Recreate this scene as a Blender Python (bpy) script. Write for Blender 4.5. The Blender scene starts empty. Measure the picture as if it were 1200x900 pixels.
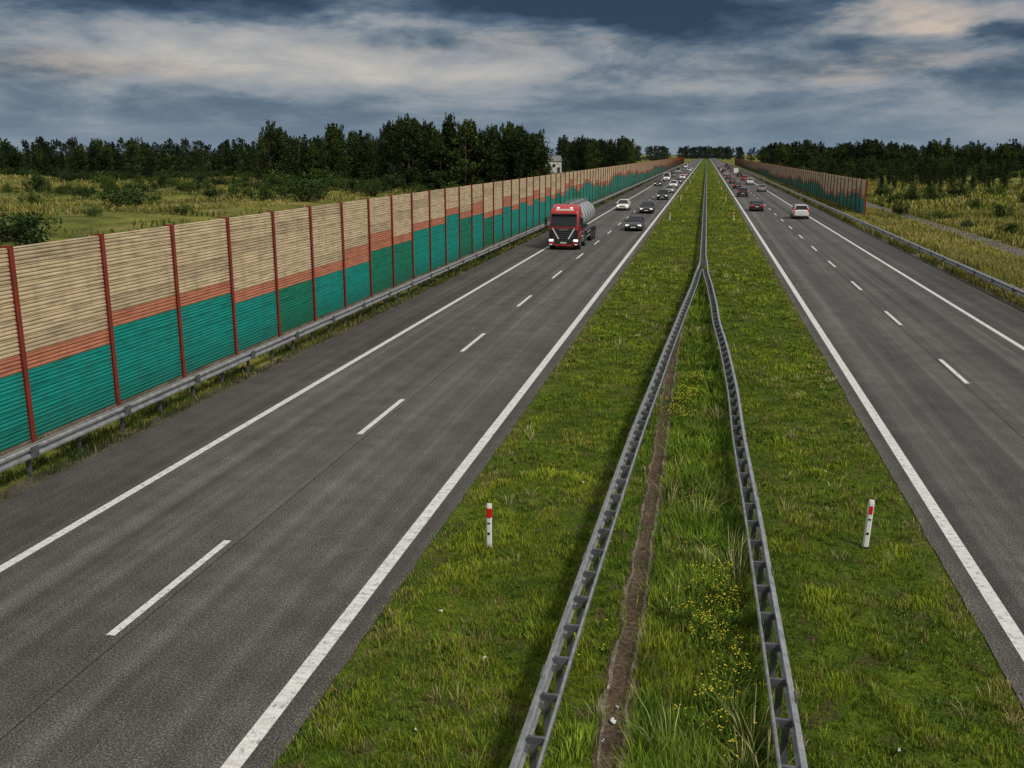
import bpy, bmesh, math, random
import numpy as np
from mathutils import Vector, Matrix
random.seed(4)
RNG=np.random.RandomState(7)
scene=bpy.context.scene
COL=scene.collection

# ---------------------------------------------------------------- helpers
def vn(x,y,s,seed=0):
    g=np.random.RandomState(seed+100).rand(256,256)
    u=np.asarray(x,float)/s; v=np.asarray(y,float)/s
    i=np.floor(u).astype(int); j=np.floor(v).astype(int)
    fu=u-i; fv=v-j; fu=fu*fu*(3-2*fu); fv=fv*fv*(3-2*fv)
    a=g[i%256,j%256]; b=g[(i+1)%256,j%256]; c=g[i%256,(j+1)%256]; d=g[(i+1)%256,(j+1)%256]
    return (a*(1-fu)+b*fu)*(1-fv)+(c*(1-fu)+d*fu)*fv
def sstep(a,b,x):
    t=np.clip((np.asarray(x,float)-a)/(b-a),0,1); return t*t*(3-2*t)
def gz(x,y):
    x=np.asarray(x,float); y=np.asarray(y,float)
    l=sstep(-35,-80,x); r=sstep(48,90,x)
    fade=1-sstep(500,900,np.hypot(x,y))
    n=(vn(x,y,45,1)-.5)*2.6+(vn(x,y,17,2)-.5)*1.0
    return -0.05+(l*(n+.9)+r*(n*.6-.2))*fade-0.8*sstep(18.2,24,x)*(1-.3*r)

def new_obj(name,me,parent=None,loc=(0,0,0),rotz=0,scale=None):
    o=bpy.data.objects.new(name,me); COL.objects.link(o)
    o.location=loc; o.rotation_euler=(0,0,rotz)
    if scale is not None: o.scale=scale
    if parent: o.parent=parent
    return o
def empty(name,loc=(0,0,0),rotz=0):
    o=bpy.data.objects.new(name,None); COL.objects.link(o); o.location=loc; o.rotation_euler=(0,0,rotz)
    o.empty_display_size=.2
    return o
def np_mesh(name,verts,loops,starts,mats,midx=None,colors=None,smooth=False):
    me=bpy.data.meshes.new(name)
    me.vertices.add(len(verts)); me.vertices.foreach_set("co",np.ascontiguousarray(verts,dtype=np.float32).ravel())
    me.loops.add(len(loops)); me.loops.foreach_set("vertex_index",np.ascontiguousarray(loops,dtype=np.int32))
    me.polygons.add(len(starts)); me.polygons.foreach_set("loop_start",np.ascontiguousarray(starts,dtype=np.int32))
    if midx is not None: me.polygons.foreach_set("material_index",np.ascontiguousarray(midx,dtype=np.int32))
    me.polygons.foreach_set("use_smooth",np.full(len(starts),smooth,dtype=bool))
    me.update(calc_edges=True)
    if colors is not None:
        a=me.color_attributes.new("Col",'FLOAT_COLOR','POINT')
        c=np.ones((len(verts),4),dtype=np.float32); c[:,:3]=colors
        a.data.foreach_set("color",c.ravel())
    for m in mats: me.materials.append(m)
    return me

# ---------------------------------------------------------------- materials
def mat(name,color=(.5,.5,.5),rough=.6,metal=0,spec=.5,emit=None):
    m=bpy.data.materials.new(name); m.use_nodes=True
    b=m.node_tree.nodes["Principled BSDF"]
    b.inputs["Base Color"].default_value=(*color,1); b.inputs["Roughness"].default_value=rough
    b.inputs["Metallic"].default_value=metal; b.inputs["Specular IOR Level"].default_value=spec
    if emit:
        b.inputs["Emission Color"].default_value=(*emit[0],1); b.inputs["Emission Strength"].default_value=emit[1]
    return m
class NT:
    def __init__(s,m): s.t=m.node_tree; s.n=s.t.nodes; s.b=s.n.get("Principled BSDF"); s._pos=None
    def link(s,a,b): s.t.links.new(a,b)
    def pos(s):
        if s._pos is None: s._pos=s.n.new("ShaderNodeNewGeometry").outputs["Position"]
        return s._pos
    def mapped(s,scale,src=None):
        mp=s.n.new("ShaderNodeMapping"); mp.inputs["Scale"].default_value=scale
        s.link(src or s.pos(),mp.inputs["Vector"]); return mp.outputs[0]
    def noise(s,scale,detail=3,rough=.55,vec=None,dist=0):
        n=s.n.new("ShaderNodeTexNoise"); n.inputs["Scale"].default_value=scale; n.inputs["Detail"].default_value=detail
        n.inputs["Roughness"].default_value=rough; n.inputs["Distortion"].default_value=dist
        s.link(vec or s.pos(),n.inputs["Vector"]); return n.outputs["Fac"]
    def ramp(s,fac,stops):
        r=s.n.new("ShaderNodeValToRGB"); e=r.color_ramp.elements
        while len(e)<len(stops): e.new(.5)
        for el,(p,c) in zip(e,stops):
            el.position=p; el.color=(c,c,c,1) if not hasattr(c,'__len__') else (*c,1)
        s.link(fac,r.inputs[0]); return r.outputs[0]
    def mix(s,fac,a,b,mode='MIX'):
        m=s.n.new("ShaderNodeMixRGB"); m.blend_type=mode
        for i,v in ((0,fac),(1,a),(2,b)):
            if hasattr(v,'links'): s.link(v,m.inputs[i])
            elif i==0: m.inputs[0].default_value=v
            else: m.inputs[i].default_value=(*v,1) if hasattr(v,'__len__') else (v,v,v,1)
        return m.outputs[0]
    def math(s,op,a,b=None,c=None):
        m=s.n.new("ShaderNodeMath"); m.operation=op
        for i,v in enumerate((a,b,c)):
            if v is None: continue
            if hasattr(v,'links'): s.link(v,m.inputs[i])
            else: m.inputs[i].default_value=v
        return m.outputs[0]
    def bump(s,h,strength=.3,dist=.02):
        b=s.n.new("ShaderNodeBump"); b.inputs["Strength"].default_value=strength; b.inputs["Distance"].default_value=dist
        s.link(h,b.inputs["Height"]); s.link(b.outputs[0],s.b.inputs["Normal"])
    def base(s,c): s.link(c,s.b.inputs["Base Color"])

def m_asphalt(name,base,lanes=True):
    m=mat(name,rough=.85,spec=.2); t=NT(m)
    fine=t.noise(30,3,.85); mid=t.noise(1.1,4,.65); big=t.noise(.12,2)
    streak=t.noise(1.0,3,.65,t.mapped((1.9,.010,1)))
    spk=t.ramp(fine,[(.34,.12),(.46,.75),(.55,1.1),(.66,2.9)])
    c=t.mix(1,(base*1.05,base,base*.93),spk,'MULTIPLY')
    c=t.mix(1,c,t.ramp(streak,[(.3,.68),(.5,1),(.68,1.36)]),'MULTIPLY')
    c=t.mix(1,c,t.ramp(mid,[(.3,.80),(.7,1.20)]),'MULTIPLY')
    c=t.mix(1,c,t.ramp(big,[(.3,.85),(.7,1.15)]),'MULTIPLY')
    if lanes:
        sp=t.n.new("ShaderNodeSeparateXYZ"); t.link(t.pos(),sp.inputs[0]); ax=t.math('ABSOLUTE',sp.outputs[0])
        wob=t.math('MULTIPLY',t.math('SUBTRACT',t.noise(.06,2),.5),.5)
        ph=t.math('MULTIPLY',t.math('ADD',t.math('SUBTRACT',ax,7.5),wob),2*math.pi/1.875)
        wv=t.math('MULTIPLY_ADD',t.math('COSINE',ph),-.11,1.0)       # polished wheel paths / oil-stained centre
        c=t.mix(1,c,wv,'MULTIPLY')
        seam=t.math('ABSOLUTE',t.math('ADD',t.math('SUBTRACT',ax,9.15),t.math('MULTIPLY',wob,.08)))
        c=t.mix(1,c,t.ramp(seam,[(0,.45),(.018,.55),(.03,1)]),'MULTIPLY')
    v=t.n.new("ShaderNodeTexVoronoi"); v.feature='DISTANCE_TO_EDGE'; v.inputs["Scale"].default_value=.22
    wn=t.n.new("ShaderNodeTexNoise"); wn.inputs["Scale"].default_value=.8; t.link(t.pos(),wn.inputs["Vector"])
    t.link(t.mix(.35,t.pos(),wn.outputs["Color"]),v.inputs["Vector"])
    cr=t.ramp(v.outputs["Distance"],[(0,.50),(.004,1)])
    c=t.mix(t.ramp(t.noise(.07,2),[(.5,0),(.6,.7)]),c,t.mix(1,c,cr,'MULTIPLY'))
    t.base(c); t.bump(fine,.7,.014)
    return m
M_ASPH=m_asphalt("asphalt",.100)
M_SHO=m_asphalt("asphalt_shoulder",.078,False)
def m_paint():
    m=mat("road_paint",rough=.6); t=NT(m)
    w=t.noise(7,5,.75); f=t.noise(50,2,.7)
    rib=t.noise(1,2,.5,t.mapped((2,14,1)))
    c=t.mix(t.ramp(w,[(.34,.8),(.47,0)]),(.82,.81,.78),(.16,.16,.155))
    c=t.mix(1,c,t.ramp(f,[(.3,.66),(.6,1.05)]),'MULTIPLY')
    c=t.mix(1,c,t.ramp(rib,[(.35,.8),(.6,1.03)]),'MULTIPLY')
    t.base(c); return m
M_PAINT=m_paint()
def m_ground():
    m=mat("meadow_ground",rough=.95,spec=.1); t=NT(m)
    a=t.noise(.035,3,.6); b=t.noise(.4,4,.65); f=t.noise(5,3,.7)
    c=t.mix(t.ramp(a,[(.38,0),(.62,1)]),(.095,.120,.022),(.26,.235,.050))
    c=t.mix(t.ramp(b,[(.44,0),(.66,.85)]),c,(.055,.080,.018))
    c=t.mix(t.ramp(t.noise(.11,3),[(.58,0),(.70,.7)]),c,(.30,.24,.09))
    c=t.mix(1,c,t.ramp(f,[(.3,.5),(.7,1.4)]),'MULTIPLY')
    t.base(c); t.bump(b,.8,.4); return m
M_GROUND=m_ground()
def m_median():
    m=mat("median_turf",rough=.95,spec=.1); t=NT(m)
    b=t.noise(.9,4,.65); f=t.noise(22,3,.8); d=t.noise(1.6,5,.7)
    c=t.mix(t.ramp(b,[(.35,0),(.65,1)]),(.040,.078,.008),(.12,.17,.014))
    c=t.mix(t.ramp(d,[(.53,0),(.64,.9)]),c,(.105,.080,.040))
    c=t.mix(1,c,t.ramp(f,[(.3,.2),(.7,1.6)]),'MULTIPLY')
    t.base(c); t.bump(f,.9,.04); return m
M_MED=m_median()
def m_dirt(name,c1,c2,s=9):
    m=mat(name,rough=.95,spec=.1); t=NT(m)
    n=t.noise(s,5,.75); k=t.noise(1.1,3)
    c=t.mix(t.ramp(n,[(.35,0),(.65,1)]),c1,c2)
    c=t.mix(1,c,t.ramp(k,[(.3,.6),(.7,1.25)]),'MULTIPLY'); t.base(c); t.bump(n,.8,.03); return m
M_DIRT=m_dirt("ditch_dirt",(.040,.028,.017),(.17,.125,.085),13)
M_CONC=m_dirt("worn_concrete",(.11,.09,.065),(.30,.26,.21),14)
M_VERGE=m_dirt("gravel_verge",(.045,.042,.028),(.17,.145,.11),14)
M_TRACK=m_dirt("track_gravel",(.11,.105,.10),(.19,.18,.17),6)
def m_panel(name,c):
    m=mat(name,rough=.65,spec=.25); t=NT(m)
    s=t.noise(1,4,.65,t.mapped((1,.9,7))); d=t.noise(1,4,.6,t.mapped((1,2.5,.35)))
    g=t.noise(1,3,.5,t.mapped((1,.25,40)))
    v=t.mix(1,c,t.ramp(s,[(.3,.62),(.5,1.0),(.7,1.2)]),'MULTIPLY')
    v=t.mix(t.ramp(d,[(.50,0),(.72,.5)]),v,t.mix(.5,c,(.07,.06,.05)))
    v=t.mix(t.ramp(g,[(.52,0),(.72,.4)]),v,t.mix(.5,c,(.12,.08,.05)))
    sp=t.n.new("ShaderNodeSeparateXYZ"); t.link(t.pos(),sp.inputs[0])
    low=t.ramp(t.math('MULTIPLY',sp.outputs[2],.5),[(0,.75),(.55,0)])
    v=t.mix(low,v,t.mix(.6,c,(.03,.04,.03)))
    t.base(v); return m
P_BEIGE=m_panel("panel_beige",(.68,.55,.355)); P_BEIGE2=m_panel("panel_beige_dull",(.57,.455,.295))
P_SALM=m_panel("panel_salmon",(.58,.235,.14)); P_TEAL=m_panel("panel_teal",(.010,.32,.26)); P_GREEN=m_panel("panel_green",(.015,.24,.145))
def m_post():
    m=mat("post_oxide_red",rough=.6); t=NT(m)
    t.base(t.mix(t.ramp(t.noise(3,4),[(.4,0),(.7,.6)]),(.27,.038,.022),(.12,.03,.02))); return m
M_POST=m_post()
def m_steel(name,a,b,met=.55,r=.5):
    m=mat(name,rough=r,metal=met); t=NT(m)
    t.base(t.mix(t.ramp(t.noise(4,4,.7),[(.35,0),(.65,1)]),a,b)); return m
M_STEEL=m_steel("galvanised_steel",(.24,.25,.26),(.44,.45,.46),.4)
M_STEELD=m_steel("galvanised_steel_dark",(.085,.09,.10),(.17,.175,.185),.3)
def m_veg(name,rnd=.25,transl=.25,gain=1):
    m=mat(name,rough=.75,spec=.15); t=NT(m)
    at=t.n.new("ShaderNodeAttribute"); at.attribute_name="Col"
    c=at.outputs["Color"]
    if rnd>0:
        oi=t.n.new("ShaderNodeObjectInfo")
        c=t.mix(1,c,t.ramp(oi.outputs["Random"],[(0,(1-rnd,)*3),(.5,(1,1,1)),(1,(1+rnd*1.6,1+rnd,1-rnd*.3))]),'MULTIPLY')
    t.base(c)
    return m
M_LEAF=m_veg("foliage",.28,0); M_GRASS=m_veg("grass_blades",0,0)
M_GLASS=mat("car_glass",(.012,.015,.018),.08,0,.6)
M_TYRE=mat("tyre",(.018,.018,.018),.85); M_RIM=mat("alloy_rim",(.35,.35,.36),.35,.8)
M_BLACK=mat("black_plastic",(.02,.02,.022),.5); M_CHROME=mat("chrome",(.6,.6,.62),.2,.9)
M_HEAD=mat("headlamp",(.8,.8,.78),.15,0,.6,((1,.97,.9),.9)); M_TAIL=mat("tail_lamp",(.45,.01,.01),.2,0,.6,((1,.03,.02),.35))
M_PLATE=mat("plate_white",(.7,.7,.68),.5); M_WHITE=mat("white_plastic",(.76,.76,.72),.5); M_REDR=mat("red_reflector",(.62,.015,.015),.3)
def paint(n,c,metal=.2): 
    m=mat(n,c,.3,metal,.5); m.node_tree.nodes["Principled BSDF"].inputs["Coat Weight"].default_value=.6
    t=NT(m); t.base(t.mix(t.ramp(t.noise(5,4),[(.5,0),(.75,.25)]),c,(.10,.09,.08))); return m

# ---------------------------------------------------------------- mesh builder
class MB:
    def __init__(s): s.v=[]; s.f=[]; s.m=[]; s.sm=[]; s.mats=[]
    def mi(s,m):
        if m not in s.mats: s.mats.append(m)
        return s.mats.index(m)
    def add(s,vs,fs,m,smooth=False):
        o=len(s.v); s.v+= [tuple(p) for p in vs]; k=s.mi(m)
        for f in fs: s.f.append(tuple(i+o for i in f)); s.m.append(k); s.sm.append(smooth)
    def box(s,c,d,m,bev=0,rot=None):
        if bev<=0:
            x,y,z=[q/2 for q in d]
            vs=[Vector((a*x,b*y,e*z)) for a in(-1,1) for b in(-1,1) for e in(-1,1)]
            fs=[(0,1,3,2),(4,6,7,5),(0,4,5,1),(2,3,7,6),(0,2,6,4),(1,5,7,3)]
        else:
            bm=bmesh.new(); bmesh.ops.create_cube(bm,size=1)
            bmesh.ops.scale(bm,vec=d,verts=bm.verts); bmesh.ops.bevel(bm,geom=bm.edges[:],offset=bev,segments=2,affect='EDGES',profile=.5)
            bm.verts.index_update(); vs=[v.co.copy() for v in bm.verts]; fs=[[v.index for v in f.verts] for f in bm.faces]; bm.free()
        if rot is not None: vs=[rot@v for v in vs]
        s.add([v+Vector(c) for v in vs],fs,m)
    def beam(s,a,b,w,h,m):
        a=Vector(a);b=Vector(b);d=b-a;q=d.to_track_quat('Y','Z').to_matrix()
        s.box((a+b)/2,(w,d.length,h),m,0,q)
    def cyl(s,a,b,r0,r1,m,n=14,cap=True,smooth=True):
        a=Vector(a);b=Vector(b);q=(b-a).to_track_quat('Z','Y').to_matrix()
        vs=[];
        for p,r in((a,r0),(b,r1)):
            for i in range(n):
                t=2*math.pi*i/n; vs.append(p+q@Vector((r*math.cos(t),r*math.sin(t),0)))
        s.add(vs,[(i,(i+1)%n,n+(i+1)%n,n+i) for i in range(n)],m,smooth)
        if cap: s.add(vs,[tuple(range(n-1,-1,-1)),tuple(range(n,2*n))],m)
    def loft(s,rings,m,cap=True,smooth=True):
        n=len(rings[0]); vs=[p for r in rings for p in r]
        fs=[(k*n+i,k*n+(i+1)%n,(k+1)*n+(i+1)%n,(k+1)*n+i) for k in range(len(rings)-1) for i in range(n)]
        s.add(vs,fs,m,smooth)
        if cap:
            s.add(rings[0],[tuple(range(n-1,-1,-1))],m); s.add(rings[-1],[tuple(range(n))],m)
    def mesh(s,name):
        me=bpy.data.meshes.new(name); me.from_pydata(s.v,[],s.f); me.update()
        me.polygons.foreach_set("material_index",s.m); me.polygons.foreach_set("use_smooth",s.sm)
        for m in s.mats: me.materials.append(m)
        return me
def wheel(mb,x,y,r,w,side):
    mb.cyl((x-w/2,y,r),(x+w/2,y,r),r,r,M_TYRE,20)
    xo=x+side*(w/2)
    mb.cyl((xo-.01,y,r),(xo+side*.012,y,r),r*.64,r*.58,M_RIM,16)
    mb.cyl((xo,y,r),(xo+side*.03,y,r),r*.16,r*.12,M_BLACK,8)
    for k in range(5):
        a=k*2*math.pi/5
        mb.box((xo+side*.014,y+math.cos(a+.6)*r*.38,r+math.sin(a+.6)*r*.38),(.006,r*.18,r*.18),M_BLACK)

# ---------------------------------------------------------------- cars
def car_mesh(kind,P):
    mb=MB()
    if kind=='sedan':
        L,W,H=4.65,1.82,1.46; sec=[(-2.32,.66,.42,.80),(-2.24,.84,.26,.96),(-1.7,.90,.20,1.02),(-.9,.91,.18,.99),(.6,.91,.18,.96),(1.05,.90,.18,.93),(1.8,.87,.20,.83),(2.15,.80,.24,.72),(2.32,.62,.32,.60)]
        cab=(-1.85,1.10,-1.05,.30,.95,1.43,.80,.60)
    elif kind=='hatch':
        L,W,H=4.2,1.78,1.5; sec=[(-2.10,.70,.40,.92),(-2.02,.85,.26,1.0),(-1.5,.89,.20,1.02),(-.8,.90,.18,1.0),(.6,.90,.18,.97),(1.0,.89,.18,.95),(1.65,.86,.20,.86),(1.95,.80,.24,.74),(2.10,.62,.32,.62)]
        cab=(-2.02,1.10,-1.70,.28,.97,1.48,.79,.60)
    elif kind=='suv':
        L,W,H=4.6,1.88,1.72; sec=[(-2.30,.74,.45,1.02),(-2.22,.90,.32,1.12),(-1.6,.94,.26,1.14),(-.8,.94,.25,1.12),(.7,.94,.25,1.10),(1.1,.93,.25,1.08),(1.85,.90,.27,.98),(2.18,.84,.32,.86),(2.30,.68,.40,.72)]
        cab=(-2.20,1.22,-1.90,.42,1.09,1.70,.84,.66)
    else:
        L,W,H=5.4,1.98,2.4; sec=[(-2.70,.90,.45,1.3),(-2.66,.97,.35,1.35),(-1.6,.99,.3,1.38),(-.8,.99,.3,1.38),(.9,.99,.3,1.36),(1.5,.98,.3,1.30),(2.2,.94,.32,1.10),(2.55,.88,.36,.95),(2.70,.72,.42,.8)]
        cab=(-2.64,1.75,-2.58,.95,1.34,2.38,.93,.78)
    rings=[]
    for (y,w,zb,zt) in sec:
        zm=(zb+zt)/2
        rings.append([Vector(p) for p in ((-w*.88,y,zb),(w*.88,y,zb),(w*.97,y,zb+.1),(w,y,zm),(w*.96,y,zt-.10),(w*.86,y,zt-.02),(w*.4,y,zt+.015),(-w*.4,y,zt+.015),(-w*.86,y,zt-.02),(-w*.96,y,zt-.10),(-w,y,zm),(-w*.97,y,zb+.1))])
    mb.loft(rings,P)
    yb0,yb1,yt0,yt1,z0,z1,wb,wt=cab
    B=[Vector((-wb,yb0,z0)),Vector((wb,yb0,z0)),Vector((wb,yb1,z0)),Vector((-wb,yb1,z0))]
    T=[Vector((-wt,yt0,z1-.06)),Vector((wt,yt0,z1-.06)),Vector((wt,yt1,z1-.06)),Vector((-wt,yt1,z1-.06))]
    gl=M_GLASS
    for i,k in enumerate(((0,1),(1,2),(2,3),(3,0))):
        a,b=k
        mm=gl
        if kind=='van' and i in (0,): mm=P
        mb.add([B[a],B[b],T[b],T[a]],[(0,1,2,3)],mm)
        if kind=='van' and i in (1,3):
            s=1 if i==1 else -1
            q=[Vector((s*wb,yb0,z0)),Vector((s*wb,.55,z0)),Vector((s*wt,.55,z1-.06)),Vector((s*wt,yt0,z1-.06))]
            mb.add([p+Vector((s*.006,0,0)) for p in q],[(0,1,2,3)],P)
    r1=[Vector((x*1.03,y,z)) for x,y,z in T]; r2=[Vector((x*.93,y*.94+.01,z1-.01)) for x,y,z in T]; r3=[Vector((x*.6,y*.75,z1+.01)) for x,y,z in T]
    mb.loft([r1,r2,r3],P,True,True)
    for i in range(4): mb.beam(B[i],T[i],.085,.06,P)
    for s in(-1,1):
        ym=(yb0+yb1)/2-.05
        mb.beam((s*(wb+.005),ym,z0),(s*(wt+.01),ym-.05,z1-.06),.07,.05,P)
        mb.beam((s*wb,yb0,z0),(s*wb,yb1,z0),.05,.04,M_BLACK)
        mb.box((s*(wb+.16),yb1-.42,z0+.08),(.2,.12,.14),P,.03)
        r=.33 if kind in('sedan','hatch') else .37
        yf=L/2-.85; yr=-L/2+.82
        for y in(yf,yr):
            mb.cyl((s*(W/2-.22),y,r+.02),(s*(W/2+.004),y,r+.02),r+.07,r+.07,M_BLACK,20)
            wheel(mb,s*(W/2-.10),y,r,.22,s)
        F=L/2; zt=sec[-2][3]
        mb.box((s*W*.34,F-.13,zt-.10),(.40,.16,.14),M_HEAD,.03)
        mb.box((s*W*.36,F-.10,sec[-1][2]+.02),(.2,.1,.08),M_BLACK)
        zr=sec[1][3]
        if kind in('suv','van'): mb.box((s*W*.45,-F+.03,zr-.02),(.14,.12,.42),M_TAIL,.02)
        else: mb.box((s*W*.36,-F+.06,zr-.17),(.42,.12,.16),M_TAIL,.02)
        mb.box((s*(W/2-.005),0,.24),(.03,L-2.4,.08),M_BLACK)
        for yy in (.15,): mb.box((s*(W/2-.006),yy-.1,z0-.14),(.02,.14,.025),P)
    F=L/2; zg=sec[-1][3]
    mb.box((0,F-.03,zg-.02),(.80,.08,.16),M_BLACK,.02); mb.box((0,F+.01,zg+.02),(.72,.02,.02),M_CHROME)
    mb.box((0,F-.02,sec[-1][2]+.03),(1.1,.08,.12),M_BLACK,.02); mb.box((0,F+.03,sec[-1][2]+.12),(.52,.015,.11),M_PLATE)
    mb.box((0,-F-.01,sec[0][2]+.25),(.52,.03,.11),M_PLATE); mb.box((0,-F+.03,sec[1][2]+.06),(1.4,.1,.14),M_BLACK,.02)
    mb.beam((-.3,yb1+.03,z0+.03),(.3,yb1-.05,z0+.06),.02,.02,M_BLACK)
    return mb.mesh(kind+"_body")
PAINTS={'black':paint("paint_black",(.016,.017,.02)),'white':paint("paint_white",(.78,.78,.76),0),'silver':paint("paint_silver",(.38,.39,.41),.5),
 'gray':paint("paint_gray",(.05,.055,.065),.4),'red':paint("paint_red",(.30,.02,.015),.1),'blue':paint("paint_blue",(.03,.06,.16),.3)}
_c={}
def car(kind,colr,X,Y,toward):
    if (kind,colr) not in _c: _c[(kind,colr)]=car_mesh(kind,PAINTS[colr])
    nm=f"{colr}_{'delivery_van' if kind=='van' else ('hatchback' if kind=='hatch' else kind)}"
    return new_obj(nm,_c[(kind,colr)],None,(X,Y,.0),math.pi if toward else 0)
for k,c,X,Y in [('sedan','gray',-7.1,102.5),('hatch','white',-11.3,139),('sedan','black',-7.6,133),('suv','black',-7.2,172),('hatch','silver',-7.1,202),
    ('sedan','black',-11.6,246),('suv','white',-7.3,233),('van','white',-11.2,292),('sedan','gray',-7.2,268),('suv','black',-11.2,340),('hatch','white',-7.1,312),
    ('sedan','red',-7.2,352),('van','silver',-11.1,410),('sedan','black',-7.1,398),('suv','white',-7.2,440),('sedan','black',-11.2,480),('hatch','silver',-7.2,505),('van','white',-11.2,560),('sedan','gray',-7.2,600)]:
    car(k,c,X,Y,True)
for k,c,X,Y in [('suv','white',11.7,125.5),('sedan','black',7.2,141),('suv','gray',6.9,187),('hatch','silver',11.8,213),('sedan','black',7.3,232),('suv','white',11.4,262),
    ('sedan','gray',7.2,270),('hatch','red',11.4,300),('sedan','black',7.1,318),('suv','black',11.4,345),('van','white',11.5,392),('sedan','silver',7.2,366),('suv','black',7.2,415),
    ('sedan','blue',11.4,440),('hatch','white',7.2,460),('suv','black',11.3,500),('sedan','black',7.2,520),('van','gray',11.4,570),('sedan','silver',7.2,590)]:
    car(k,c,X,Y,False)

# ---------------------------------------------------------------- tanker truck
M_RED=paint("truck_red",(.50,.018,.014),0); M_TANK=m_steel("tank_steel",(.58,.59,.61),(.72,.73,.74),.5,.35)
def truck(X,Y):
    root=empty("tanker_truck",(X,Y,0),math.pi)
    mb=MB(); R=M_RED
    prof=[(.95,-.02,1.22),(1.15,.0,1.25),(1.95,-.02,1.25),(2.85,-.28,1.22),(3.15,-.40,1.19),(3.45,-.75,1.10),(3.68,-1.35,1.0)]
    rings=[]
    for z,yf,w in prof:
        yb=-2.25 if z<3.5 else -2.2
        c=.14
        rings.append([Vector(p) for p in ((-w,yb,z),(-w,yf-c*1.3,z),(-w+c*.5,yf-c*.35,z),(-w+c*1.6,yf,z),(w-c*1.6,yf,z),(w-c*.5,yf-c*.35,z),(w,yf-c*1.3,z),(w,yb,z))])
    mb.loft(rings,R,True,False)
    def fr(z): 
        for a,b in zip(prof,prof[1:]):
            if a[0]<=z<=b[0]: return a[1]+(b[1]-a[1])*(z-a[0])/(b[0]-a[0])
    mb.add([(-1.10,fr(1.94)+.015,1.94),(1.10,fr(1.94)+.015,1.94),(1.06,fr(2.82)+.015,2.82),(-1.06,fr(2.82)+.015,2.82)],[(0,1,2,3)],M_GLASS)
    mb.box((0,.10-.28,2.93),(2.15,.34,.14),M_BLACK,.03)
    mb.box((0,-.52,3.27),(1.5,.14,.16),M_WHITE,.03)
    for x in(-.7,0,.1+.6): mb.beam((x,.02,1.97),(x+.45,-.06,2.10),.025,.02,M_BLACK)
    for s in(-1,1):
        mb.add([(s*1.258,-.35,2.0),(s*1.258,-1.25,2.0),(s*1.235,-1.25,2.72),(s*1.235,-.52,2.72)],[(0,1,2,3)],M_GLASS)
        mb.box((s*1.256,-.30,1.5),(.012,.02,1.1),M_BLACK); mb.box((s*1.256,-1.35,1.6),(.012,.02,1.4),M_BLACK)
        mb.box((s*1.262,-1.2,1.75),(.03,.2,.05),M_BLACK)
        mb.beam((s*1.22,-.2,2.7),(s*1.5,-.02,2.68),.05,.05,M_BLACK); mb.box((s*1.50,-.02,2.35),(.24,.14,.62),M_BLACK,.04); mb.box((s*1.50,-.02,1.92),(.2,.12,.18),M_BLACK,.03)
        mb.box((s*1.0,-.02,.78),(.56,.2,.40),M_BLACK,.03); mb.box((s*1.02,.04,.80),(.40,.16,.20),M_HEAD,.04)
        mb.box((s*1.05,.08,.50),(.22,.10,.10),M_HEAD,.02)
        mb.box((s*1.1,-1.2,.62),(.3,1.9,.5),M_BLACK,.04)
        mb.box((s*1.1,.0,1.35),(.24,.10,.62),M_BLACK,.03)
        for z in(.5,.75): mb.box((s*1.255,-.55,z),(.06,.42,.04),M_STEEL)
        mb.box((s*.55,-.60,3.44),(.22,.10,.09),M_HEAD,.02)
        for y,n in((-1.15,1),(-4.55,2)):
            mb.cyl((s*.85,y,.52),(s*1.262,y,.52),.60,.60,M_BLACK,20)
            wheel(mb,s*1.11,y,.51,.32,s)
        mb.box((s*1.05,-2.95,.75),(.5,1.1,.55),M_CHROME,.08)
    mb.box((0,.0,.60),(2.46,.22,.50),M_BLACK,.06)
    for s in(-1,1): mb.box((s*.98,.06,.56),(.44,.16,.14),R,.02)
    mb.box((0,.10,.42),(1.5,.08,.12),R,.02); mb.box((0,.135,.62),(.52,.02,.11),M_PLATE)
    mb.box((0,.04,1.34),(1.96,.08,1.0),M_BLACK,.03)
    for z in(.98,1.14,1.30,1.46,1.62,1.76): mb.box((0,.09,z),(1.70,.03,.03),M_STEELD)
    for s in(-1,1): mb.beam((s*.92,.10,1.80),(s*.40,.10,.92),.04,.09,M_WHITE)
    mb.box((0,.10,1.70),(.8,.02,.08),M_CHROME)
    mb.box((0,-3.8,.85),(.9,3.6,.25),M_BLACK)
    new_obj("cab",mb.mesh("tanker_cab"),root)
    t=MB()
    rings=[]
    for y,k in [(-2.75,.55),(-2.82,.82),(-2.95,.95),(-3.1,1.0),(-7,1.0),(-7.01,1.0),(-12.6,1.0),(-12.75,.95),(-12.88,.82),(-12.95,.55)]:
        rings.append([Vector((1.2*k*math.cos(a),y,2.42+1.10*k*math.sin(a))) for a in [2*math.pi*i/32 for i in range(32)]])
    t.loft(rings,M_TANK)
    for y in(-3.15,-5.1,-7.0,-8.9,-10.8,-12.5):
        r=[[Vector((q*math.cos(a),yy,2.42+(q-.10)*math.sin(a))) for a in [2*math.pi*i/32 for i in range(32)]] for yy,q in((y-.05,1.205),(y-.05,1.235),(y+.05,1.235),(y+.05,1.205))]
        t.loft(r,M_STEELD,False,False)
    t.box((0,-7.8,3.55),(.62,8.8,.04),M_STEELD)
    for y in(-4.2,-6.1,-8,-9.9,-11.7): t.cyl((0,y,3.52),(0,y,3.70),.27,.25,M_STEEL,16)
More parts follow.
